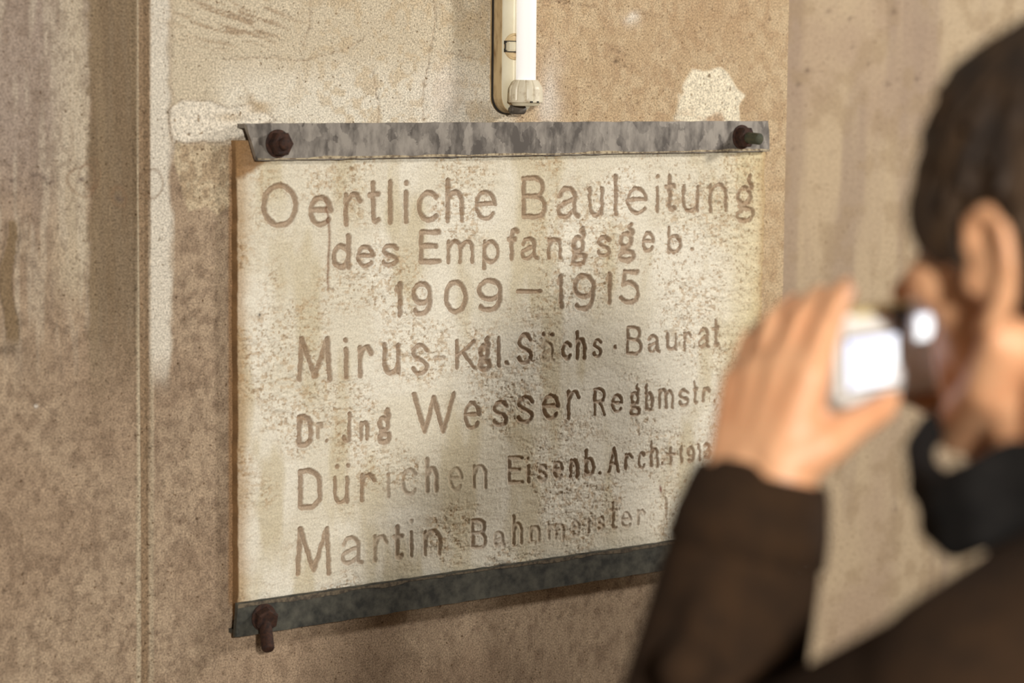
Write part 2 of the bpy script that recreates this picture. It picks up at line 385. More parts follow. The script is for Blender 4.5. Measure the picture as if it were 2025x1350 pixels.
GL = {
 'O': [arc(.5, .5, .5, .5, 0, 360, 40)], '0': [arc(.5, .5, .5, .5, 0, 360, 40)],
 'e': [L([(.04, .53), (.97, .56)]), arc(.5, .5, .5, .5, 6, 322, 34)],
 'c': [arc(.55, .5, .55, .5, 42, 318, 30)],
 'r': [L([(.05, 0), (.05, 1)]), curve([(.05, .62), (.3, .92), (.7, 1), (1, .78)])],
 't': [curve([(.42, 1), (.42, .5), (.45, .1), (.65, 0), (1, .05)]), L([(0, .70), (1, .72)])],
 'l': [L([(.5, 0), (.5, 1)])], 'i': [L([(.5, 0), (.5, 1)])], 'I': [L([(.5, 0), (.5, 1)])],
 'h': [L([(.02, 0), (.02, 1)]), curve([(.02, .45), (.3, .68), (.72, .70), (.98, .5), (.98, .25), (.98, 0)])],
 'n': [L([(.02, 0), (.02, 1)]), curve([(.02, .66), (.3, .97), (.72, 1), (.98, .72), (.98, .35), (.98, 0)])],
 'u': [curve([(.02, 1), (.02, .6), (.04, .25), (.3, 0), (.7, .03), (.98, .32)]), L([(.98, 1), (.98, 0)])],
 'm': [L([(.02, 0), (.02, 1)]), curve([(.02, .66), (.2, .97), (.42, .95), (.5, .65), (.5, 0)]), curve([(.5, .66), (.68, .97), (.9, .95), (.98, .65), (.98, 0)])],
 'B': [L([(.02, 0), (.02, 1)]), curve([(.02, 1), (.6, 1), (.9, .88), (.9, .66), (.6, .54), (.02, .54)]), curve([(.6, .54), (.95, .42), (1, .14), (.7, 0), (.02, 0)])],
 'a': [curve([(.05, .74), (.25, .98), (.62, 1), (.82, .8), (.82, .4), (.84, .08), (1, 0)]), curve([(.82, .62), (.4, .5), (.02, .3), (.1, .03), (.45, 0), (.82, .26)])],
 'g': [arc(.45, .56, .40, .19, 0, 360, 26), curve([(.72, .69), (.95, .80), (.70, .92), (.82, 1)]), curve([(.45, .37), (.12, .31), (.5, .26), (.95, .22), (.95, .06), (.55, 0), (.08, .03), (.02, .15), (.3, .24)])],
 'd': [L([(.97, 0), (.97, 1)]), arc(.5, .33, .48, .33, 0, 360, 30)],
 'b': [L([(.03, 0), (.03, 1)]), arc(.5, .33, .48, .33, 0, 360, 30)],
 'p': [L([(.03, 0), (.03, 1)]), arc(.5, .62, .48, .38, 0, 360, 30)],
 's': [S_], 'S': [S_],
 'E': [L([(.03, 0), (.03, 1)]), L([(.03, 1), (1, 1)]), L([(.03, .53), (.85, .53)]), L([(.03, 0), (1, 0)])],
 'f': [curve([(1, .95), (.7, 1), (.35, .85), (.32, .5), (.32, 0)]), L([(0, .68), (.75, .68)])],
 '1': [L([(.0, .80), (.75, 1), (.75, 0)])],
 '9': [arc(.5, .68, .5, .32, 0, 360, 30), curve([(1, .68), (.98, .35), (.75, .06), (.3, 0), (.08, .1)])],
 '5': [L([(1, 1), (.25, 1), (.12, .56)]), curve([(.12, .56), (.5, .66), (.9, .52), (1, .26), (.75, .02), (.25, 0), (0, .15)])],
 '3': [curve([(0, .88), (.4, 1), (.9, .85), (.8, .6), (.35, .53)]), curve([(.35, .53), (.9, .45), (1, .18), (.6, 0), (0, .1)])],
 '-': [L([(0, .5), (1, .5)])],
 'M': [L([(0, 0), (.08, 1), (.5, .08), (.92, 1), (1, 0)])],
 'K': [L([(.03, 0), (.03, 1)]), L([(1, 1), (.06, .45)]), L([(.35, .62), (1, 0)])],
 'W': [L([(0, 1), (.27, 0), (.5, .92), (.74, 0), (1, 1)])],
 'D': [L([(.03, 0), (.03, 1)]), curve([(.03, 1), (.55, 1), (.95, .82), (1, .5), (.95, .18), (.55, 0), (.03, 0)])],
 'J': [curve([(1, 1), (1, .5), (.95, .15), (.6, 0), (.2, .02), (0, .15)])],
 'R': [L([(.03, 0), (.03, 1)]), curve([(.03, 1), (.6, 1), (.95, .86), (.9, .6), (.55, .5), (.03, .5)]), L([(.5, .5), (1, 0)])],
 'A': [L([(0, 0), (.5, 1), (1, 0)]), L([(.2, .33), (.8, .33)])],
 '+': [L([(.5, 0), (.5, 1)]), L([(0, .65), (1, .65)])],
 '.': [L([(.4, .5), (.6, .5)])],
}
# glyph, x0, x1, top, bottom (photo pixels), depth
TXT = [
 ('O', 517, 589, 362, 450), ('e', 610, 659, 386, 449), ('r', 678, 717, 380, 448), ('t', 726, 753, 357, 444), ('l', 765, 778, 354, 444), ('i', 798, 808, 377, 443), ('.', 796, 810, 356, 368),
 ('c', 824, 869, 376, 440), ('h', 880, 919, 352, 441), ('e', 938, 983, 376, 436),
 ('B', 1030, 1081, 348, 433), ('a', 1100, 1148, 369, 432), ('u', 1162, 1195, 369, 428), ('l', 1209, 1226, 344, 428), ('e', 1237, 1282, 368, 425), ('i', 1294, 1306, 366, 420), ('.', 1294, 1306, 344, 354),
 ('t', 1312, 1338, 343, 420), ('u', 1347, 1384, 365, 420), ('n', 1400, 1440, 363, 420), ('g', 1453, 1493, 344, 440),
 ('d', 655, 695, 461, 533), ('e', 704, 742, 484, 530), ('s', 754, 789, 483, 527), ('E', 827, 873, 454, 522), ('m', 882, 939, 474, 522), ('p', 953, 989, 474, 535), ('f', 1002, 1027, 450, 516),
 ('a', 1029, 1066, 469, 514), ('n', 1081, 1112, 470, 513), ('g', 1128, 1161, 447, 527), ('s', 1179, 1209, 466, 508), ('g', 1221, 1257, 439, 520), ('e', 1268, 1297, 457, 500), ('b', 1318, 1350, 447, 502), ('.', 1364, 1375, 488, 499),
 ('1', 779, 798, 556, 628), ('9', 813, 855, 556, 625), ('0', 877, 925, 553, 621), ('9', 942, 994, 550, 617), ('-', 1020, 1072, 565, 587), ('1', 1100, 1116, 542, 611), ('9', 1132, 1178, 540, 615), ('1', 1196, 1212, 537, 604), ('5', 1223, 1266, 533, 601),
 ('M', 587, 657, 665, 755), ('i', 678, 691, 686, 750), ('.', 677, 690, 667, 678), ('r', 706, 740, 682, 748), ('u', 755, 793, 678, 741), ('s', 813, 848, 680, 741), ('-', 857, 882, 700, 716, .6),
 ('K', 899, 941, 671, 731), ('g', 944, 972, 664, 735), ('l', 980, 992, 665, 727), ('.', 997, 1007, 713, 723), ('S', 1022, 1053, 659, 720), ('a', 1068, 1099, 676, 716, .55), ('.', 1069, 1079, 656, 666), ('.', 1086, 1096, 657, 667),
 ('c', 1108, 1132, 675, 712), ('h', 1137, 1160, 654, 712), ('s', 1171, 1191, 669, 707), ('.', 1211, 1220, 682, 692), ('B', 1237, 1270, 644, 702), ('a', 1280, 1306, 661, 698), ('u', 1316, 1340, 657, 693), ('r', 1349, 1371, 655, 694), ('a', 1379, 1405, 647, 689), ('t', 1408, 1423, 631, 688),
 ('D', 586, 619, 820, 884), ('r', 624, 640, 835, 868, .7), ('.', 642, 650, 868, 876), ('J', 676, 695, 814, 875), ('n', 710, 731, 832, 872), ('g', 745, 775, 806, 878), ('.', 780, 788, 866, 874, .5),
 ('W', 814, 902, 775, 857), ('e', 916, 951, 793, 850), ('s', 973, 1006, 792, 843), ('s', 1021, 1056, 783, 837), ('e', 1071, 1108, 778, 831), ('r', 1119, 1149, 771, 831),
 ('R', 1172, 1199, 766, 823), ('e', 1208, 1233, 778, 818), ('g', 1244, 1267, 758, 824), ('b', 1274, 1293, 758, 813), ('m', 1301, 1333, 768, 809), ('s', 1341, 1363, 769, 803), ('t', 1368, 1381, 752, 800), ('r', 1387, 1406, 765, 799), ('.', 1410, 1418, 790, 798),
 ('D', 588, 637, 927, 1007), ('u', 658, 691, 941, 996), ('.', 661, 673, 917, 928), ('.', 683, 695, 915, 926), ('r', 710, 744, 935, 992), ('i', 762, 774, 934, 986, .65), ('.', 762, 773, 916, 925, .5), ('c', 793, 826, 925, 981, .6), ('h', 840, 868, 904, 976, .75), ('e', 886, 916, 922, 972, .45), ('n', 933, 964, 918, 968, .6),
 ('E', 1002, 1036, 901, 958, .75), ('i', 1041, 1049, 918, 956, .8), ('.', 1041, 1048, 904, 911, .6), ('s', 1061, 1084, 918, 953, .7), ('e', 1092, 1116, 910, 950, .8), ('n', 1125, 1146, 907, 947), ('b', 1154, 1178, 887, 942), ('.', 1181, 1190, 931, 940),
 ('A', 1201, 1226, 882, 936), ('r', 1233, 1253, 894, 931), ('c', 1260, 1278, 892, 928), ('h', 1284, 1304, 870, 924), ('.', 1306, 1314, 914, 922), ('+', 1317, 1336, 884, 922), ('1', 1342, 1351, 881, 917), ('9', 1357, 1375, 881, 915), ('1', 1378, 1387, 878, 913), ('3', 1391, 1408, 875, 909),
 ('M', 584, 656, 1041, 1139), ('a', 674, 719, 1060, 1116, .8), ('r', 736, 769, 1057, 1113, .65), ('t', 775, 798, 1038, 1106, .8), ('i', 808, 819, 1049, 1103, .7), ('.', 807, 819, 1026, 1036, .5), ('n', 836, 874, 1048, 1100, .7),
 ('B', 930, 963, 1025, 1086, .75), ('a', 974, 1001, 1050, 1082, .55), ('h', 1011, 1035, 1017, 1077, .65), ('n', 1046, 1070, 1039, 1073, .5), ('m', 1080, 1118, 1035, 1068, .45), ('e', 1128, 1149, 1028, 1061, .5), ('i', 1160, 1168, 1022, 1055, .55), ('s', 1179, 1197, 1020, 1050, .5), ('t', 1204, 1222, 990, 1048, .7), ('e', 1227, 1250, 1011, 1045, .6), ('r', 1258, 1278, 1006, 1039, .6), ('I', 1313, 1321, 982, 1025, .6),
]
RES = 1.0
NX, NZ = int((SX1-SX0)*1000/RES)+1, int((SZ1-SZ0)*1000/RES)+1
gx, gz = np.meshgrid(np.arange(NX)*RES, np.arange(NZ)*RES)
gd = np.full(gx.shape, 9.0); gw = np.zeros(gx.shape)   # distance to a stroke / its half width, depth factor
wa = 1.1 + 1.5*smoothstep(430, 800, gx)
gxw = gx + wa*2*(fbm(gx*0.13, gz*0.13, 131, 3)-0.5); gzw = gz + wa*2*(fbm(gx*0.13, gz*0.13, 132, 3)-0.5)
for t in TXT:
    g, x0, x1, y0, y1 = t[:5]; dep = t[5] if len(t) > 5 else 1.0
    hgt = y1-y0
    hw = 3.9 if hgt > 62 and g != '.' else 3.2
    if x0 > 1160 and y0 > 640: hw = 2.7
    ins = hw*1.25
    if g in 'li1It' and (x1-x0) < 2.4*ins: ix = (x1-x0)*0.42
    else: ix = ins
    for s in GL[g]:
        pts = []
        for (u, v) in s:
            pts.append(pq(x0+ix+u*(x1-x0-2*ix), y1-ins-v*max(hgt-2*ins, 0.5)))
        if g == '.': hw_ = 3.6 if hgt > 9 else 2.8
        else: hw_ = hw
        for a, b_ in zip(pts[:-1], pts[1:]):
            lo = np.minimum(a, b_)-9; hi = np.maximum(a, b_)+9
            i0, i1 = max(int(lo[0]/RES), 0), min(int(hi[0]/RES)+1, NX); k0, k1 = max(int(lo[1]/RES), 0), min(int(hi[1]/RES)+1, NZ)
            if i0 >= i1 or k0 >= k1: continue
            qx, qz = gxw[k0:k1, i0:i1], gzw[k0:k1, i0:i1]; e = b_-a
            tt = np.clip(((qx-a[0])*e[0]+(qz-a[1])*e[1])/(e@e+1e-9), 0, 1)
            dd = np.hypot(qx-a[0]-tt*e[0], qz-a[1]-tt*e[1])/hw_
            sub = gd[k0:k1, i0:i1]; better = dd < sub
            gd[k0:k1, i0:i1] = np.where(better, dd, sub)
            gw[k0:k1, i0:i1] = np.where(better, dep, gw[k0:k1, i0:i1])
rag = 0.55*(fbm(gx*0.22, gz*0.22, 81, 3)-0.5)
gd2 = gd + rag
groove = (1-smoothstep(0.25, 1.05, gd2))*gw
wr1 = fbm(gx*0.05+0.5*fbm(gx*0.02, gz*0.02, 82, 2), gz*0.14, 83, 4)         # wrinkled old paint, wider than tall
wr2 = np.abs(fbm(gx*0.13, gz*0.22, 84, 3)-0.5)*2
fl = fbm(gx*0.012, gz*0.012, 85, 3)
rough_amt = 0.55 + 0.9*smoothstep(0.4, 0.65, fl) + 0.7*smoothstep(SX1*1000-260, SX1*1000-20, gx)*(gz > 250)
h = (wr1-0.5)*2.6*rough_amt + (0.25-wr2)*1.3*rough_amt + 0.35*(fbm(gx*0.4, gz*0.4, 86, 2)-0.5)*2*0.6
lip = np.exp(-((gd2-1.25)/0.22)**2)*gw
h = h*(1-0.6*(gd < 1)) - 3.1*groove + 0.7*lip
pit = smoothstep(0.70, 0.76, fbm(gx*0.28, gz*0.30, 87, 2))*smoothstep(0.42, 0.6, fl+0.22*smoothstep(SX1*1000-330, SX1*1000-120, gx))
h = h - 0.9*pit
cm = smoothstep(0.42, 0.58, fbm(gx*0.07, gz*0.07, 121, 3))
def crease(sx, sz, sd, wd): return np.exp(-((fbm(gx*sx, gz*sz, sd, 3)-0.5)/wd)**2)
cre = np.maximum(crease(0.055, 0.095, 122, 0.013)*cm, crease(0.10, 0.17, 123, 0.016)*smoothstep(0.44, 0.6, fbm(gx*0.05, gz*0.06, 124, 3)))*rough_amt
cre = np.clip(cre, 0, 1.2)*(gd > 0.9)
h = h - 1.0*cre
edge = np.minimum.reduce([gx, gx.max()-gx])
h = h - 2.0*np.exp(-(edge/(3+4*fbm(gz*0.08, gz*0.05, 88, 2)))**2)
# colours
c = np.zeros(gx.shape+(3,)) + lin((226, 217, 196))
ppx, ppy = proj(SX0+gx/1000, 0*gx-TH, SZ0+gz/1000)
c = over(c, smoothstep(0.42, 0.62, fbm(gx*0.008, gz*0.01, 91, 4)), (238, 231, 214), 0.8)
c = over(c, smoothstep(0.5, 0.7, fbm(gx*0.02, gz*0.007, 92, 4)), (206, 192, 160), 0.7)
c = over(c, np.exp(-((gx-gx.max())/70)**2)*smoothstep(150, 320, gz), (226, 208, 160), 0.6)
c = over(c, smoothstep(0.56, 0.7, fbm(gx*0.18, gz*0.2, 93, 3))*smoothstep(0.4, 0.6, fl), (184, 154, 116), 0.5)
c = over(c, np.exp(-(edge/(8+10*fbm(gz*0.05, gz*0.03, 95, 2)))**2), (176, 138, 90), 0.6)
c = over(c, pit, (158, 128, 94), 0.6)
c = over(c, np.clip(cre, 0, 1), (158, 128, 98), 0.45)
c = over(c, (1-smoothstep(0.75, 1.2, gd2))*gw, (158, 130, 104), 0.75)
# runs and marks
run = np.exp(-((ppx-(648+0.07*np.maximum(ppy-500, 0)+4*np.sin(ppy*0.03)))/2.6)**2)*smoothstep(318, 326, ppy)*(1-smoothstep(560, 585, ppy))*smoothstep(0.3, 0.55, fbm(gz*0.03, gx*0.002, 96, 2)+0.2*(ppy > 500))
c = over(c, run, (140, 106, 80), 0.8); h = h - 0.8*run
c = over(c, np.exp(-(((ppx-1306)/2.5)**2+((ppy-967-0.8*(ppx-1306))/7)**2)), (120, 46, 30), 0.95)
c = over(c, np.exp(-(((ppx-513)/2.5)**2+((ppy-622)/3.5)**2)), (50, 40, 32), 0.95)
tl = smoothstep(0, 14, (512-ppx)*0.7+(338-ppy)*1.1+10*(fbm(gx*0.1, gz*0.1, 97, 2)-0.5))
c = over(c, tl*(ppy < 400), (150, 112, 70), 0.9); h = h - 3*tl*(ppy < 400)
# mesh: front sheet with rugged outline, closed round the back
xo = gx/1000 + SX0
jag = 0.0035*(fbm(gz*0.05, gz*0.02+7, 98, 3)-0.5)*2
xo = xo + jag*np.exp(-((gx.max()-gx)/6)**2) + 0.4*jag*np.exp(-(gx/6)**2)
co = np.stack([xo, -TH-h/1000, SZ0+gz/1000], -1)
a = (np.arange(NZ-1)[:, None]*NX+np.arange(NX-1)[None]).ravel()
quads = [np.stack([a, a+1, a+NX+1, a+NX], -1)]
ring = np.concatenate([np.arange(NX), NX-1+NX*np.arange(1, NZ), NX*NZ-1-np.arange(1, NX), NX*(NZ-1)-NX*np.arange(1, NZ-1)])
flat = co.reshape(-1, 3); cf = c.reshape(-1, 3)
mid = flat[ring].copy(); mid[:, 1] += 0.003; back = flat[ring].copy(); back[:, 1] = 0.002
side_c = np.tile(lin((144, 112, 76)), (len(ring), 1))*(0.75+0.5*vn(np.arange(len(ring))*0.08, np.zeros(len(ring)), 99))[:, None]
n0 = len(flat); nr = len(ring); k = np.arange(nr); kn = (k+1) % nr
quads.append(np.stack([ring[kn], ring[k], n0+k, n0+kn], -1))
quads.append(np.stack([n0+kn, n0+k, n0+nr+k, n0+nr+kn], -1))
me = raw_mesh('stone_plaque', np.vstack([flat, mid, back]), np.vstack(quads), np.vstack([cf, side_c*1.0, side_c]))
tag(link('stone_plaque', me, M['plaque']), 'weathered cream stone plaque with carved German lettering, held between two steel bars', 'plaque')

# ------------------------------------------------------------------ clamp bars with bolts
def prism_y(bm, pts, y0, y1):
    """pts: outline in (x, z); extruded between y0 and y1"""
    f = [bm.verts.new((x, y0, z)) for x, z in pts]; b_ = [bm.verts.new((x, y1, z)) for x, z in pts]
    bm.faces.new(f); bm.faces.new(b_[::-1]); n = len(pts)
    for i in range(n): bm.faces.new((f[i], b_[i], b_[(i+1) % n], f[(i+1) % n]))
def tube_bm(bm, p0, p1, r0, r1, seg=24, caps=True):
    p0, p1 = Vector(p0), Vector(p1); d = (p1-p0).normalized()
    u = d.orthogonal().normalized(); v = d.cross(u); rs = []
    for p, r in ((p0, r0), (p1, r1)):
        rs.append([bm.verts.new(p+u*r*math.cos(2*math.pi*i/seg)+v*r*math.sin(2*math.pi*i/seg)) for i in range(seg)])
    for i in range(seg): bm.faces.new((rs[0][i], rs[0][(i+1) % seg], rs[1][(i+1) % seg], rs[1][i]))
    if caps: bm.faces.new(rs[0][::-1]); bm.faces.new(rs[1])
def lathe(bm, p0, axis, prof, seg=32, flat=None):
    """prof: (distance along axis, radius)"""
    p0 = Vector(p0); d = Vector(axis).normalized(); u = d.orthogonal().normalized(); v = d.cross(u); rows = []
    for t, r in prof:
        rows.append([bm.verts.new(p0+d*t+(u*math.cos(2*math.pi*i/seg)+v*math.sin(2*math.pi*i/seg))*max(r*(flat(i) if flat else 1), 1e-5)) for i in range(seg)])
    for A, B in zip(rows[:-1], rows[1:]):
        for i in range(seg): bm.faces.new((A[i], A[(i+1) % seg], B[(i+1) % seg], B[i]))
    bm.faces.new(rows[0][::-1]); bm.faces.new(rows[-1])
def hexnut(name, c, af, t, parent, rot=0.0, axis=(0, -1, 0)):
    bm = bmesh.new(); ax = Vector(axis).normalized(); R = af/math.sqrt(3)
    u = Vector((1, 0, 0)); u = (u-ax*u.dot(ax)).normalized(); v = ax.cross(u); rows = []
    for d_, k_ in ((0, 0.94), (0.12*t, 1), (0.82*t, 1), (t, 0.86)):
        rows.append([bm.verts.new(Vector(c)+ax*d_+(u*math.cos(rot+i*math.pi/3)+v*math.sin(rot+i*math.pi/3))*R*k_) for i in range(6)])
    for A, B in zip(rows[:-1], rows[1:]):
        for i in range(6): bm.faces.new((A[i], A[(i+1) % 6], B[(i+1) % 6], B[i]))
    bm.faces.new(rows[0][::-1]); bm.faces.new(rows[-1])
    return from_bm(name, bm, M['rust'], parent)
def rod(c, end, r, parent, mend, thread=True):
    bm = bmesh.new(); c, end = Vector(c), Vector(end); ln = (end-c).length
    prof = []; n = max(int(ln/0.0012), 4)
    for i in range(n+1):
        prof.append((ln*i/n, r*(1.0 if i % 2 else 0.93)))
    prof[-1] = (ln, r*0.86); prof.append((ln+0.001, r*0.7))
    lathe(bm, c, end-c, prof, 24)
    return from_bm('threaded_rod', bm, mend, parent, True)
BF = -0.0265                                        # front face of both bars
def W3(px, py, y=BF): x, z = wallpt(px, py, y); return (x, z)
def bar(name, outline, flange_top, label, mat, smear):
    pts = [W3(*p) for p in outline]
    root = empty(name, (pts[0][0], BF, pts[0][1]), label, 'metal bar')
    n = len(pts)
    bm = bmesh.new()
    # front leg of the angle, outline subdivided for a slightly bent, nicked edge
    dense = []
    for (ax, az), (bx, bz) in zip(pts, pts[1:]+pts[:1]):
        k_ = max(int(math.hypot(bx-ax, bz-az)/0.012), 1)
        for i in range(k_):
            t = i/k_; j = (0.0006 if 0 < i else 0)
            dense.append((ax+(bx-ax)*t+float(rng.normal(0, j*0.4)), az+(bz-az)*t+float(rng.normal(0, j*0.5))))
    prism_y(bm, dense, BF, BF+0.006)
    bmesh.ops.bevel(bm, geom=[e for e in bm.edges if abs(e.verts[0].co.y-BF) < 1e-6 and abs(e.verts[1].co.y-BF) < 1e-6], offset=0.0012, segments=2, affect='EDGES')
    from_bm('front_leg', bm, mat, root)
    xa, xb = pts[0][0]+0.003, pts[1][0]-0.003
    za, zb_ = (pts[0][1], pts[1][1]) if flange_top else (pts[3][1], pts[2][1])
    s = -1 if flange_top else 1
    bm = bmesh.new(); t = 0.006
    v = [bm.verts.new(q) for q in ((xa, BF+0.004, za+s*0.0008), (xb, BF+0.004, zb_+s*0.0008), (xb, 0.003, zb_+s*0.0008), (xa, 0.003, za+s*0.0008),
                                   (xa, BF+0.004, za+s*t), (xb, BF+0.004, zb_+s*t), (xb, 0.003, zb_+s*t), (xa, 0.003, za+s*t))]
    for f in ((0, 1, 2, 3), (4, 5, 6, 7), (0, 1, 5, 4), (1, 2, 6, 5), (2, 3, 7, 6), (3, 0, 4, 7)): bm.faces.new([v[i] for i in f])
    from_bm('flange', bm, mat, root)
    # dried lime along one edge
    a, b_ = (pts[3], pts[2]) if smear == 'low' else (pts[0], pts[1])
    sg = 1 if smear == 'low' else -1
    bm = bmesh.new(); N = 150; up, lo = [], []
    for i in range(N+1):
        t = i/N; x = a[0]+(b_[0]-a[0])*t; z = a[1]+(b_[1]-a[1])*t
        wd = (0.0014+0.0030*max(0, float(fbm(np.array(t*26), np.array(0.3), 111, 3))-0.28)*1.6) if smear == 'low' else (0.0025+0.012*max(0, float(fbm(np.array(t*20), np.array(0.3), 112, 3))-0.36))
        lo.append((x, z+sg*0.0010)); up.append((x, z+sg*(0.0010+wd)))
    vf = [[bm.verts.new((x, BF-0.0007, z)) for x, z in q] for q in (lo, up)]; vb = [[bm.verts.new((x, BF+0.001, z)) for x, z in q] for q in (lo, up)]
    for i in range(N):
        bm.faces.new((vf[0][i], vf[0][i+1], vf[1][i+1], vf[1][i])); bm.faces.new((vf[1][i], vf[1][i+1], vb[1][i+1], vb[1][i])); bm.faces.new((vf[0][i+1], vf[0][i], vb[0][i], vb[0][i+1]))
    from_bm('lime_smear', bm, M['lime'] if smear == 'low' else M['lime_dark'], root)
    return root
M['lime_dark'] = simple('dirty_lime_smear', (112, 100, 82), (72, 64, 54), 0.95, 160, bstr=0.5, lo=0.42, hi=0.6)
tb = bar('clamp_bar', [(486, 244), (1520, 239), (1523, 299), (509, 318)], True, 'galvanised flaky grey steel bar clamping the upper edge of the plaque', M['zinc'], 'low')
bb = bar('clamp_bar', [(470, 1193), (1512, 1043), (1512, 1096), (466, 1260)], False, 'dark greenish steel bar clamping the lower edge of the plaque', M['dark_steel'], 'high')
def at_bar(px, py): x, z = W3(px, py); return Vector((x, BF, z))
def bolt(parent, px, py, direction, ln, mend, af=0.027, nt_=0.013, rr=0.0082, rot=0.0):
    c = at_bar(px, py); c2 = c+Vector((0, 0.0015, 0))
    bm = bmesh.new(); lathe(bm, c+Vector((0, 0.0005, 0)), (0, -1, 0), [(0, 0.0175), (0.0022, 0.0175), (0.003, 0.0165)], 32); from_bm('washer', bm, M['rust'], parent)
    ax = Vector(direction).normalized()
    tilt = (Vector((0, -1, 0))*2.2+ax).normalized()
    hexnut('nut', c2+Vector((0, -0.003, 0)), af, nt_, parent, rot, tilt)
    rod(c+Vector((0, -0.002, 0)), c+Vector((0, -0.002, 0))+ax*ln, rr, parent, mend)
bolt(tb, 549, 284, (0, -1, 0), 0.0165, M['rust'])
bolt(tb, 1466, 271, (0, -1, -0.05), 0.036, M['rust_green'])
bolt(bb, 521, 1220, (-0.36, -0.80, -0.86), 0.047, M['rust'], rot=0.5)
bolt(bb, 1462, 1078, (0, -1, 0), 0.030, M['rust'])

# ------------------------------------------------------------------ wall lamp
LZ0 = wallpt(1010, 224)[1]; LZ1 = LZ0+1.30
tx0 = wallpt(969, 150)[0]; TF = -0.026
txf0, txf1 = wallpt(986, 150, TF)[0], wallpt(1057, 150, TF)[0]
lx0, lx1 = tx0, txf1
lamp = empty('wall_lamp', ((lx0+lx1)/2, 0, LZ0), 'cream vertical strip light with a white tube on the wall above the plaque', 'lamp')
def stadium(x0, x1, z0, z1, r, n=8):
    pts = []
    for cx, cz, a0 in ((x1-r, z1-r, 0), (x0+r, z1-r, 90), (x0+r, z0+r, 180), (x1-r, z0+r, 270)):
        for i in range(n+1):
            t = math.radians(a0+90*i/n); pts.append((cx+r*math.cos(t), cz+r*math.sin(t)))
    return pts
def stack(bm, rings):
    """closed shell through outlines [(pts, y)]"""
    vs = [[bm.verts.new((x, y, z)) for x, z in pts] for pts, y in rings]; n = len(vs[0])
    bm.faces.new(vs[0][::-1]); bm.faces.new(vs[-1])
    for A, B in zip(vs[:-1], vs[1:]):
        for i in range(n): bm.faces.new((A[i], A[(i+1) % n], B[(i+1) % n], B[i]))
R0 = 0.024
bm = bmesh.new(); stack(bm, [(stadium(lx0, lx1, LZ0, LZ1, R0), 0.002), (stadium(lx0, lx1, LZ0, LZ1, R0), -0.005)])
from_bm('back_tray', bm, M['cream_dirty'], lamp)
bm = bmesh.new(); i_ = -0.0009; stack(bm, [(stadium(lx0+i_, lx1-i_, LZ0+i_, LZ1-i_, R0), -0.004), (stadium(lx0+i_, lx1-i_, LZ0+i_, LZ1-i_, R0), -0.0075)])
from_bm('gasket', bm, M['gasket'], lamp)
bm = bmesh.new(); stack(bm, [(stadium(lx0, lx1, LZ0, LZ1, R0), -0.007), (stadium(lx0, lx1, LZ0, LZ1, R0), TF+0.0015)])
from_bm('cover_rim', bm, M['cream_dirty'], lamp)
j = 0.0028
bm = bmesh.new(); stack(bm, [(stadium(lx0+j*.2, lx1-j*.2, LZ0+j*.2, LZ1-j*.2, R0), TF+0.003), (stadium(lx0+j*.2, lx1-j*.2, LZ0+j*.2, LZ1-j*.2, R0), TF+0.0012), (stadium(lx0+j*.6, lx1-j*.6, LZ0+j*.6, LZ1-j*.6, R0-.001), TF)])
from_bm('cover', bm, M['cream'], lamp)
TY = TF-0.020
txc = wallpt(1040.5, 100, TY)[0]; TR = 0.0131
zt0 = wallpt(1040, 170, TY)[1]
bm = bmesh.new(); tube_bm(bm, (txc, TY, zt0), (txc, TY, LZ1-0.06), TR, TR, 40)
from_bm('tube', bm, M['tube'], lamp, False).data.shade_smooth()
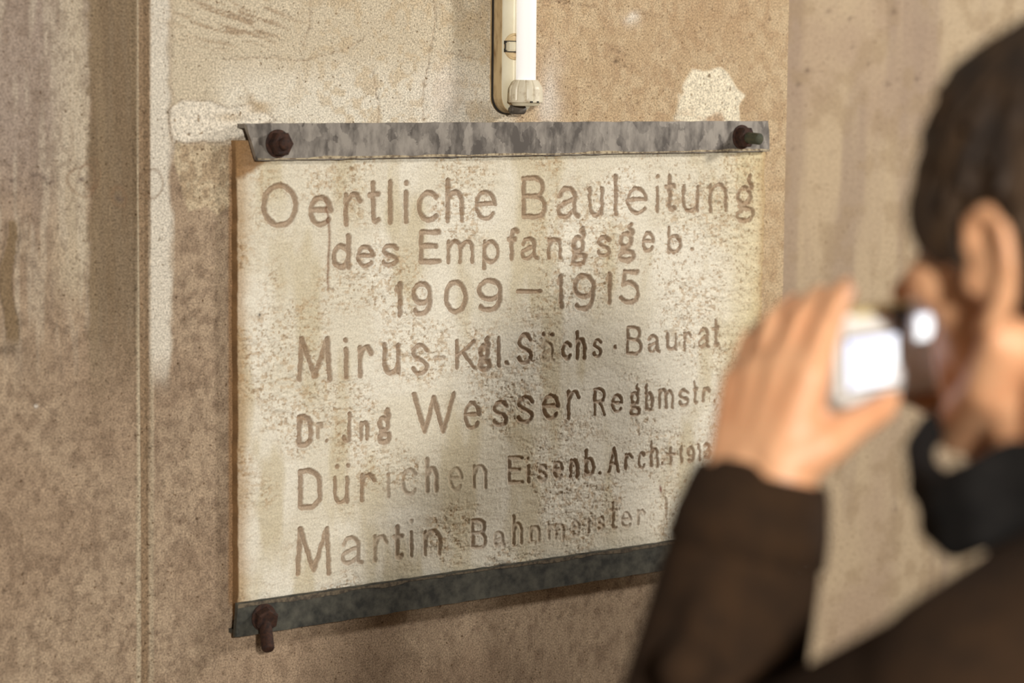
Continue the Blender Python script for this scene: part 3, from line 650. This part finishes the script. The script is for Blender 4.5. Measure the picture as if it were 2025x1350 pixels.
# lower socket: ribbed screw ring, flange, neck
def socket(z_top, sgn, parent):
    hs = empty('socket', (txc, TY, z_top)); hs.parent = parent; hs.location = Vector((txc, TY, z_top))-parent.location
    zz = lambda d: z_top-sgn*d
    bm = bmesh.new(); ribs = lambda i: 1.0+0.03*(1 if i % 6 < 5 else -1.4)
    prof = [(0, 0.0150), (0.0015, 0.0165), (0.009, 0.0208), (0.012, 0.0216), (0.027, 0.0222)]
    lathe(bm, (txc, TY, z_top), (0, 0, -sgn), prof, 72, ribs)
    def child(n_, bm_, m_):
        bmesh.ops.recalc_face_normals(bm_, faces=bm_.faces[:]); me_ = bpy.data.meshes.new(n_); bm_.to_mesh(me_); bm_.free()
        me_.transform(Matrix.Translation(-Vector((txc, TY, z_top)))); me_.materials.append(m_)
        o_ = bpy.data.objects.new(n_, me_); COL.objects.link(o_); o_.parent = hs; return o_
    child('screw_ring', bm, M['socket'])
    bm = bmesh.new(); lathe(bm, (txc, TY, zz(0.0265)), (0, 0, -sgn), [(0, 0.0226), (0.0012, 0.0232), (0.0028, 0.0228), (0.0034, 0.0200)], 48); child('flange', bm, M['socket'])
    bm = bmesh.new(); lathe(bm, (txc, TY, zz(0.0295)), (0, 0, -sgn), [(0, 0.0195), (0.004, 0.0170), (0.0048, 0.0140)], 40); child('neck', bm, M['cream'])
    bm = bmesh.new(); lathe(bm, (txc, TY, zz(0.0262)), (0, 0, -sgn), [(0, 0.0216), (0.0012, 0.0224), (0.0016, 0.0200)], 40); child('seal_ring', bm, M['gasket'])
    for q in (-0.004, 0.006):
        bm = bmesh.new(); bmesh.ops.create_cube(bm, size=1, matrix=Matrix.Translation((txc+q-0.004, TY-0.0222, zz(0.0285)))@Matrix.Diagonal((0.003, 0.003, 0.002, 1))); child('slot', bm, M['gasket'])
    bm = bmesh.new(); bmesh.ops.create_cube(bm, size=1, matrix=Matrix.Translation((txc-0.004, (TY+TF)/2+0.004, zz(0.024)))@Matrix.Diagonal((0.020, abs(TY-TF)+0.004, 0.018, 1)))
    bmesh.ops.bevel(bm, geom=bm.edges[:], offset=0.002, segments=2, affect='EDGES'); child('bracket', bm, M['cream_dirty'])
    bm = bmesh.new(); tube_bm(bm, (txc-0.014, (TY+TF)/2+0.006, zz(0.039)), (txc+0.012, (TY+TF)/2+0.006, zz(0.039)), 0.0062, 0.0062, 20); bmesh.ops.bevel(bm, geom=[e for e in bm.edges if len(e.link_faces) == 2 and any(len(f.verts) > 4 for f in e.link_faces)], offset=0.003, segments=3, affect='EDGES'); child('cable_gland', bm, M['gland'])
    return hs
zsock = wallpt(1040, 158, TY)[1]
socket(zsock, 1, lamp); socket(LZ1-0.08, -1, lamp)
# quarter-turn catch on the cover
for zc in (wallpt(1012, 92, TF)[1], LZ1-0.13):
    kx = wallpt(1017, 92, TF)[0]
    bm = bmesh.new(); lathe(bm, (kx, TF+0.0005, zc), (0, -1, 0), [(0, 0.0175), (0.0015, 0.0175), (0.0025, 0.0165), (0.0025, 0.0150), (0.0008, 0.0140)], 40)
    k = from_bm('catch', bm, M['cream_dirty'], lamp)
    bm = bmesh.new(); bmesh.ops.create_cube(bm, size=1, matrix=Matrix.Translation((kx, TF-0.003, zc))@Matrix.Diagonal((0.032, 0.009, 0.0125, 1)))
    bmesh.ops.bevel(bm, geom=bm.edges[:], offset=0.0016, segments=2, affect='EDGES')
    g_ = from_bm('catch_grip', bm, M['cream'], lamp)
    bm = bmesh.new(); bmesh.ops.create_cube(bm, size=1, matrix=Matrix.Translation((kx, TF-0.0006, zc))@Matrix.Diagonal((0.0345, 0.0035, 0.0150, 1)))
    from_bm('catch_gap', bm, M['gasket'], lamp)

# ------------------------------------------------------------------ the person
M['skin'] = simple('skin', (226, 172, 130), (216, 156, 114), 0.5, 30, bstr=0.1)
M['skin'].node_tree.nodes['Principled BSDF'].inputs['Subsurface Weight'].default_value = 0.12
M['skin'].node_tree.nodes['Principled BSDF'].inputs['Subsurface Radius'].default_value = (0.012, 0.005, 0.003)
M['hair'] = simple('brown_hair', (30, 19, 10), (66, 45, 22), 0.75, 60, bstr=0.6, bdist=0.002, stretch=(1, 1, 0.4))
M['jacket'] = simple('dark_brown_cloth', (40, 27, 16), (52, 35, 20), 0.95, 60, bstr=0.4, spec=0.2)
M['collar'] = simple('black_knit', (20, 18, 17), (30, 27, 25), 0.95, 120, bstr=0.4, spec=0.2)
M['trousers'] = simple('dark_denim', (38, 40, 50), (52, 54, 64), 0.9, 80, bstr=0.3)
M['shoe'] = simple('black_leather', (24, 22, 20), (38, 34, 30), 0.5, 60)
M['eye'] = simple('eye_white', (226, 220, 212), (232, 228, 222), 0.2, 20)

def cap(bm, p0, p1, r0, r1, seg=16):
    p0, p1 = Vector(p0), Vector(p1); d = p1-p0; ln = d.length
    d = d.normalized() if ln > 1e-6 else Vector((0, 0, 1))
    prof = []
    for i in range(7): t = -math.pi/2+math.pi/2*i/6; prof.append((r0*math.sin(t), max(r0*math.cos(t), 1e-5)))
    for i in range(7): t = math.pi/2*i/6; prof.append((ln+r1*math.sin(t), max(r1*math.cos(t), 1e-5)))
    lathe(bm, p0, d, prof, seg)
def chain(bm, pts, rs):
    for (a, b_), (ra, rb) in zip(zip(pts[:-1], pts[1:]), zip(rs[:-1], rs[1:])): cap(bm, a, b_, ra, rb)
def ell(bm, c, axes, rad):
    m_ = Matrix((axes[0], axes[1], axes[2])).transposed().to_4x4()
    bmesh.ops.create_uvsphere(bm, u_segments=32, v_segments=20, radius=1, matrix=Matrix.Translation(Vector(c))@m_@Matrix.Diagonal((*rad, 1)))
def remesh(name, bm, voxel, m_, parent, it=6, fac=0.5):
    bmesh.ops.recalc_face_normals(bm, faces=bm.faces[:])
    me_ = bpy.data.meshes.new(name+'_src'); bm.to_mesh(me_); bm.free()
    tmp = bpy.data.objects.new('tmp', me_); COL.objects.link(tmp)
    r = tmp.modifiers.new('r', 'REMESH'); r.mode = 'VOXEL'; r.voxel_size = voxel; r.use_smooth_shade = True
    s = tmp.modifiers.new('s', 'SMOOTH'); s.factor = fac; s.iterations = it
    dg = bpy.context.evaluated_depsgraph_get(); ev = tmp.evaluated_get(dg)
    me2 = bpy.data.meshes.new_from_object(ev); me2.name = name
    bpy.data.objects.remove(tmp); bpy.data.meshes.remove(me_)
    return link(name, me2, m_, parent, True)

HYAW = math.radians(88)                          # facing, measured from +x
hf = Vector((math.cos(HYAW), math.sin(HYAW), 0)); hl = Vector((-hf.y, hf.x, 0)); hz = Vector((0, 0, 1))
HP = math.radians(-4)                               # nod
hf2 = (hf*math.cos(HP)+hz*math.sin(HP)).normalized(); hz2 = (hz*math.cos(HP)-hf*math.sin(HP)).normalized()
HS = 1.0
ear = Vector(P(1966, 538, 1.365))
HC = ear-(hf2*(-8)+hl*76)*0.001*HS
def H(f, l, z): return HC+(hf2*f+hl*l+hz2*z)*0.001*HS
AX = (hf2, hl, hz2)
def hell(bm, c, r): ell(bm, H(*c), AX, [q*0.001*HS for q in r])
def mm(*r): return [q*0.001 for q in r]
# body joints (metres); the trunk faces the wall
bf = Vector((-0.12, 0.99, 0)).normalized(); bl = Vector((-bf.y, bf.x, 0))
neck = H(-42, 0, -150)
def T(f, l, z): return Vector((neck.x, neck.y, 0))+bf*f+bl*l+Vector((0, 0, neck.z+z))
SHL, SHR = T(-0.02, 0.165, -0.083), T(-0.02, -0.165, -0.083)
WRL = Vector(P(1497, 985, 1.50)); ELL = Vector(P(1345, 1660, 1.50))
CC = Vector(P(1762, 694, 1.54))                     # the little camera's centre
WRR = CC+Vector((0.105, -0.015, -0.075)); ELR = T(0.10, -0.33, -0.32)
HIP = T(-0.02, 0, -0.58)
person = empty('person', (HIP.x, HIP.y, 0), 'person with short brown hair in a dark brown jacket photographing the plaque', 'person')

bm = bmesh.new()
hell(bm, (-8, 0, 44), (96, 75, 86)); hell(bm, (42, 0, -8), (50, 59, 78)); hell(bm, (70, 0, -58), (26, 36, 40))
for s in (-1, 1):
    cap(bm, H(2, s*56, -42), H(20, s*50, -68), .016, .016); cap(bm, H(20, s*50, -68), H(78, s*16, -98), .016, .016)
    hell(bm, (60, s*46, -6), (28, 17, 20)); hell(bm, (98, s*12, -17), (11, 8, 8))
    hell(bm, (22, s*60, 22), (34, 14, 30))
    # ear: shell, rim and lobe
    ell(bm, H(-8, s*74, 0), (hf2*0.94+hz2*0.25, hl*1.0, hz2*0.96), mm(17, 7, 30))
    rim = [(10, 76, 14), (6, 80, 28), (-8, 83, 35), (-23, 84, 26), (-27, 84, 6), (-20, 82, -14), (-8, 79, -29), (2, 75, -32)]
    chain(bm, [H(a, s*b_, c_) for a, b_, c_ in rim], mm(5, 5, 5, 5, 5, 5, 6, 6))
    cap(bm, H(10, s*73, 2), H(8, s*76, -8), .006, .006)
hell(bm, (84, 0, 30), (14, 46, 11)); hell(bm, (80, 0, -96), (17, 20, 14))
cap(bm, H(90, 0, 22), H(108, 0, -6), .0085, .011); cap(bm, H(108, 0, -6), H(112, 0, -12), .011, .0125)
hell(bm, (93, 0, -42), (11, 24, 6)); hell(bm, (92, 0, -52), (11, 21, 7))
cap(bm, H(-28, 0, -30), H(-44, 0, -165), .056, .064); cap(bm, H(10, 0, -70), T(0.03, 0, -.05), .046, .05)
# trunk, arms, legs (mostly under clothing)
cap(bm, SHL, SHR, .058, .058); ell(bm, T(0.0, 0, -0.22), (bf, bl, hz), (.10, .155, .20)); ell(bm, T(-0.01, 0, -0.45), (bf, bl, hz), (.095, .145, .17))
cap(bm, HIP+bl*.07, HIP-bl*.07, .10, .10)
for s in (-1, 1):
    hip = HIP+bl*.09*s; knee = Vector((hip.x, hip.y, .50))+bf*.02; ank = Vector((hip.x, hip.y, .09))
    chain(bm, [hip, knee, ank], [.085, .055, .038]); cap(bm, ank, ank+bf*.12+Vector((0, 0, -.055)), .036, .028)
chain(bm, [SHL, ELL, ELL.lerp(WRL, .35), WRL], [.052, .042, .043, .029]); chain(bm, [SHR, ELR, ELR.lerp(WRR, .35), WRR], [.052, .042, .043, .028])
# left hand: palm fans out to four knuckles, fingers rise and close over the camera's left end, thumb below it
def px3(*q): return [Vector(P(*t)) for t in q]
WA, WB = px3((1545, 965, 1.485), (1448, 950, 1.515))
cap(bm, WRL, (WA+WB)/2, .029, .027); cap(bm, WA, WB, .022, .021)
KN = px3((1606, 742, 1.478), (1556, 722, 1.494), (1508, 728, 1.511), (1464, 754, 1.526))
BASE = px3((1540, 930, 1.486), (1512, 925, 1.495), (1484, 925, 1.504), (1455, 925, 1.513))
for a, b_ in zip(BASE, KN): cap(bm, a, b_, .019, .0125)
for a, b_ in zip(KN[:-1], KN[1:]): cap(bm, a, b_, .0115, .0115)
for a, b_ in zip(BASE[:-1], KN[1:]): cap(bm, a, b_, .018, .012)
FING = [[KN[0]]+px3((1634, 652, 1.488), (1658, 592, 1.505), (1672, 578, 1.522)),
        [KN[1]]+px3((1588, 628, 1.510), (1622, 588, 1.530), (1648, 590, 1.548)),
        [KN[2]]+px3((1532, 640, 1.530), (1570, 604, 1.552), (1604, 606, 1.570)),
        [KN[3]]+px3((1484, 678, 1.545), (1515, 644, 1.562), (1545, 640, 1.576))]
for fpts, r in zip(FING, (1.0, 1.0, .96, .86)):
    chain(bm, fpts, [.0115*r, .0095*r, .0084*r, .0074*r])
TB = px3((1555, 915, 1.484), (1628, 880, 1.478), (1690, 838, 1.488), (1748, 806, 1.500))
chain(bm, TB, [.021, .0150, .0112, .0090])
# right hand on the far side of the camera's right end
RB = CC+Vector((0.085, 0.0, -0.045))
cap(bm, WRR, RB, .027, .024); RK = [CC+Vector((0.062, 0.030, z)) for z in (.018, .0, -.018, -.035)]
for k_ in RK: cap(bm, RB, k_, .019, .0115)
chain(bm, [RB+Vector((0, .01, .02))]+px3((1905, 545, 1.60), (1862, 524, 1.59), (1815, 545, 1.572), (1783, 578, 1.555)), mm(17, 12, 9.5, 8.6, 7.4))
for i, k_ in enumerate(RK):
    if i == 0: continue
    chain(bm, [k_, CC+Vector((0.040, 0.030, k_.z-CC.z+.003)), CC+Vector((0.020, 0.026, k_.z-CC.z)), CC+Vector((0.006-.004*i, 0.022, k_.z-CC.z-.002))], mm(10, 9, 8, 7))
chain(bm, [RB, CC+Vector((.062, -.024, -.016)), CC+Vector((.046, -.021, -.006))], mm(18, 12, 9))
body = remesh('body', bm, .0032, M['skin'], person, 5)
for s in (-1, 1):
    bm = bmesh.new(); hell(bm, (80, s*31, 12), (12, 12, 12)); from_bm('eye', bm, M['eye'], person, True)
# nails of the visible hand
for fpts, nr in list(zip(FING, (.0058, .0058, .0055, .0048)))+[(TB, .0068)]:
    d = (fpts[-1]-fpts[-2]).normalized(); out = (Vector((-1, -0.3, 0.4))-d*d.dot(Vector((-1, -0.3, 0.4)))).normalized(); sd = d.cross(out)
    bm = bmesh.new(); ell(bm, fpts[-1]+out*.0060+d*.003, (d, sd, out), (nr*1.25, nr, .0022)); from_bm('nail', bm, M['skin'], person, True)
# hair: cap over the crown, longer over the brow and temples
bm = bmesh.new()
hell(bm, (-14, 0, 60), (104, 84, 90)); hell(bm, (-40, 0, 20), (78, 78, 78)); hell(bm, (46, 0, 72), (46, 60, 44))
hell(bm, (56, 28, 52), (34, 32, 28)); hell(bm, (56, -28, 52), (34, 32, 28))
for s in (-1, 1):
    hell(bm, (34, s*62, 34), (36, 18, 34)); cap(bm, H(20, s*70, 16), H(18, s*69, -8), .011, .006)
r2 = np.random.default_rng(3)
for k in range(420):
    th, ph = r2.uniform(0, 2*math.pi), r2.uniform(0.05, 1.75)
    f, l, z = math.sin(ph)*math.cos(th), math.sin(ph)*math.sin(th), math.cos(ph)
    a = np.array([-14+103*f, 83*l, 60+89*z])
    if a[2] < 36 and a[0] > 10: continue
    dirn = np.array([0.5*f+0.25, 0.5*l, -0.9+0.5*(1-z)*0]) + r2.normal(0, .18, 3)
    dirn -= 0.75*np.dot(dirn, (f, l, z))*np.array([f, l, z]); dirn /= np.linalg.norm(dirn)
    b_ = a+dirn*r2.uniform(18, 34)+np.array([f, l, z])*r2.uniform(-2, 4)
    if b_[2] < 30 and b_[0] > 40: continue
    cap(bm, H(*a), H(*b_), .0045, .0018, 6)
remesh('hair', bm, .003, M['hair'], person, 2)
# jacket: body, sleeves with turned cuffs
bm = bmesh.new()
chain(bm, [SHL+Vector((0, 0, .004)), T(-.01, 0, -.05), SHR+Vector((0, 0, .004))], [.078, .080, .078])
ell(bm, T(0, 0, -0.20), (bf, bl, hz), (.135, .20, .22)); ell(bm, T(0, 0, -0.45), (bf, bl, hz), (.135, .185, .24))
cap(bm, T(-.05, .06, -.03), T(-.05, -.06, -.03), .072, .072)
chain(bm, [SHL, SHL.lerp(ELL, .5), ELL, ELL.lerp(WRL, .45), ELL.lerp(WRL, .8), ELL.lerp(WRL, .93)], [.078, .068, .064, .056, .050, .045])
chain(bm, [SHR, SHR.lerp(ELR, .5), ELR, ELR.lerp(WRR, .45), ELR.lerp(WRR, .93)], [.078, .068, .064, .056, .044])
for t, dx in ((.50, (.012, 0, .0)), (.66, (-.010, 0, 0)), (.80, (.010, .01, 0)), (.30, (-.010, 0, 0))):   # folds of cloth
    q = ELL.lerp(WRL, t)+Vector(dx); cap(bm, q+Vector((-.055, -.03, -.02)), q+Vector((.055, .02, .018)), .018, .016)
jacket = remesh('jacket', bm, .005, M['jacket'], person, 8)
def cuff(a, b_, r):
    d = (b_-a).normalized(); bm_ = bmesh.new()
    lathe(bm_, a, d, [(-.002, r*.94), (0, r*1.04), (.02, r*1.0), (.042, r*.90), (.050, r*.84), (.050, r*.76), (.040, r*.72)], 48)
    o_ = from_bm('cuff', bm_, M['jacket'], None, True); return o_
for a, b_, r in ((ELL.lerp(WRL, .84), WRL, .049), (ELR.lerp(WRR, .86), WRR, .042)):
    o = cuff(a, b_, r); o.parent = jacket
# dark stand-up collar round the neck
bm = bmesh.new()
front_ = px3((2000, 900, 1.335), (1930, 938, 1.345), (1866, 965, 1.375), (1824, 930, 1.415), (1818, 885, 1.445), (1842, 848, 1.47), (1880, 826, 1.49))
NB = Vector((neck.x, neck.y, neck.z-.005))
a1 = math.atan2(front_[-1].y-NB.y, front_[-1].x-NB.x); a0 = math.atan2(front_[0].y-NB.y, front_[0].x-NB.x)
if a0 > a1: a0 -= 2*math.pi
a0_ = a0
back_ = []                                          # round the far side and the nape, clockwise back to the near side
for i in range(1, 14):
    t = i/14; an = a1+(a0_-a1)*t; rr_ = .086
    zz_ = front_[-1].z*(1-t)+front_[0].z*t+.012*math.sin(math.pi*t)
    w_ = min(1, 3*t, 3*(1-t)); r_e = (front_[-1] if t < .5 else front_[0])-NB; r_e.z = 0
    rad = r_e.length*(1-w_)+rr_*w_
    back_.append(Vector((NB.x+rad*math.cos(an), NB.y+rad*math.sin(an), zz_)))
ring_ = front_+back_+[front_[0]]
chain(bm, ring_, [.0095]*len(ring_)); chain(bm, [p-Vector((0, 0, .010)) for p in ring_[8:]+ring_[1:4]], [.0095]*(len(ring_)-5))
cen = sum((p for p in ring_[:-1]), Vector())/(len(ring_)-1)
for dz_, k_ in ((.022, .93), (.034, .92)):
    low = [cen+(p-cen)*k_-Vector((0, 0, dz_)) for p in ring_]
    chain(bm, low[8:]+low[1:4], [.0105]*(len(ring_)-5))
col = remesh('collar', bm, .003, M['collar'], None, 4); col.parent = jacket
# trousers and shoes
bm = bmesh.new(); cap(bm, HIP+bl*.075, HIP-bl*.075, .125, .125)
for s in (-1, 1):
    hip = HIP+bl*.09*s; chain(bm, [hip, Vector((hip.x, hip.y, .50))+bf*.02, Vector((hip.x, hip.y, .10))], [.105, .078, .068])
remesh('trousers', bm, .008, M['trousers'], person, 4)
for s in (-1, 1):
    hip = HIP+bl*.09*s; q = Vector((hip.x, hip.y, 0)); bm = bmesh.new()
    cap(bm, q+bf*-.03+hz*.045, q+bf*.16+hz*.036, .045, .036); cap(bm, q+hz*.05, q+hz*.10, .046, .046)
    cap(bm, q+bf*.05+hz*.042, q+bf*.19+hz*.032, .042, .032)
    remesh('shoe', bm, .005, M['shoe'], person, 3)

# ------------------------------------------------------------------ compact camera in the hands
M['silver'] = simple('silver_camera_shell', (222, 219, 212), (230, 227, 220), 0.35, 30, 0.05)
M['cam_dark'] = simple('camera_dark_plastic', (42, 38, 36), (60, 54, 50), 0.5, 60)
M['cam_white'] = simple('bright_white_plastic', (244, 244, 248), (250, 250, 252), 0.15, 20)
M['gold'] = simple('pale_gold_trim', (214, 196, 140), (226, 210, 160), 0.35, 30, 0.3)
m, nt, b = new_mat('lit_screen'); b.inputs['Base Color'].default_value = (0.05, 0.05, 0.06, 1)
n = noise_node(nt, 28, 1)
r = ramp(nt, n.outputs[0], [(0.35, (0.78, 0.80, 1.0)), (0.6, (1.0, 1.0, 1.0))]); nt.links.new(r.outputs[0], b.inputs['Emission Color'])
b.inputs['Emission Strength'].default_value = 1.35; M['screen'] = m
dc = empty('digital_camera', CC, 'small silver compact camera with a glowing screen held in the hands', 'camera')
dc.rotation_euler = (math.radians(0), math.radians(-4), math.radians(-6))
def cpart(name, bm_, m_, parent=dc, smooth=False):
    bmesh.ops.recalc_face_normals(bm_, faces=bm_.faces[:]); me_ = bpy.data.meshes.new(name); bm_.to_mesh(me_); bm_.free()
    me_.materials.append(m_); o_ = bpy.data.objects.new(name, me_); COL.objects.link(o_); o_.parent = parent
    if smooth: me_.shade_smooth()
    return o_
def rbox(c, s, r, seg=3):
    bm_ = bmesh.new(); bmesh.ops.create_cube(bm_, size=1, matrix=Matrix.Translation(c)@Matrix.Diagonal((*s, 1)))
    bmesh.ops.bevel(bm_, geom=bm_.edges[:], offset=r, segments=seg, affect='EDGES'); return bm_
cpart('body', rbox((-.002, 0, 0), (.100, .026, .057), .005), M['silver'])
cpart('top_plate', rbox((-.012, 0, .0285), (.050, .020, .004), .0015), M['gold'])
cpart('shutter_button', rbox((.030, 0, .030), (.012, .012, .004), .0012), M['silver'])
cpart('screen_frame', rbox((-.0265, -.0131, -.002), (.044, .0016, .036), .0006), M['cam_dark'])
cpart('screen', rbox((-.0270, -.0140, -.002), (.041, .0012, .031), .0005), M['screen'])
cpart('eyepiece', rbox((.010, -.0165, .0165), (.018, .009, .020), .003), M['cam_white'])
cpart('viewfinder_glow', rbox((.010, -.0212, .0165), (.014, .0012, .016), .0005), M['screen'])  # glow added to brighten the eyepiece, reusing the screen material
cpart('eyepiece_surround', rbox((-.002, -.0135, .022), (.012, .002, .016), .0008), M['cam_dark'])
bm_ = bmesh.new(); lathe(bm_, (-.009, -.0130, -.0125), (0, -1, 0), [(0, .0062), (.002, .0062), (.0026, .0054)], 24); cpart('highlight_disc', bm_, M['cam_white'])  # white disc standing in for a blurred highlight on the camera back
bm_ = bmesh.new(); lathe(bm_, (.022, -.0125, -.009), (0, -1, 0), [(0, .0085), (.0012, .0085), (.0018, .0078)], 24); cpart('control_pad', bm_, M['cam_white'])
bm_ = bmesh.new(); lathe(bm_, (-.002, .012, -.004), (0, 1, 0), [(0, .021), (.008, .021), (.009, .019), (.009, .016), (.018, .016), (.019, .013)], 32); cpart('lens', bm_, M['cam_dark'])
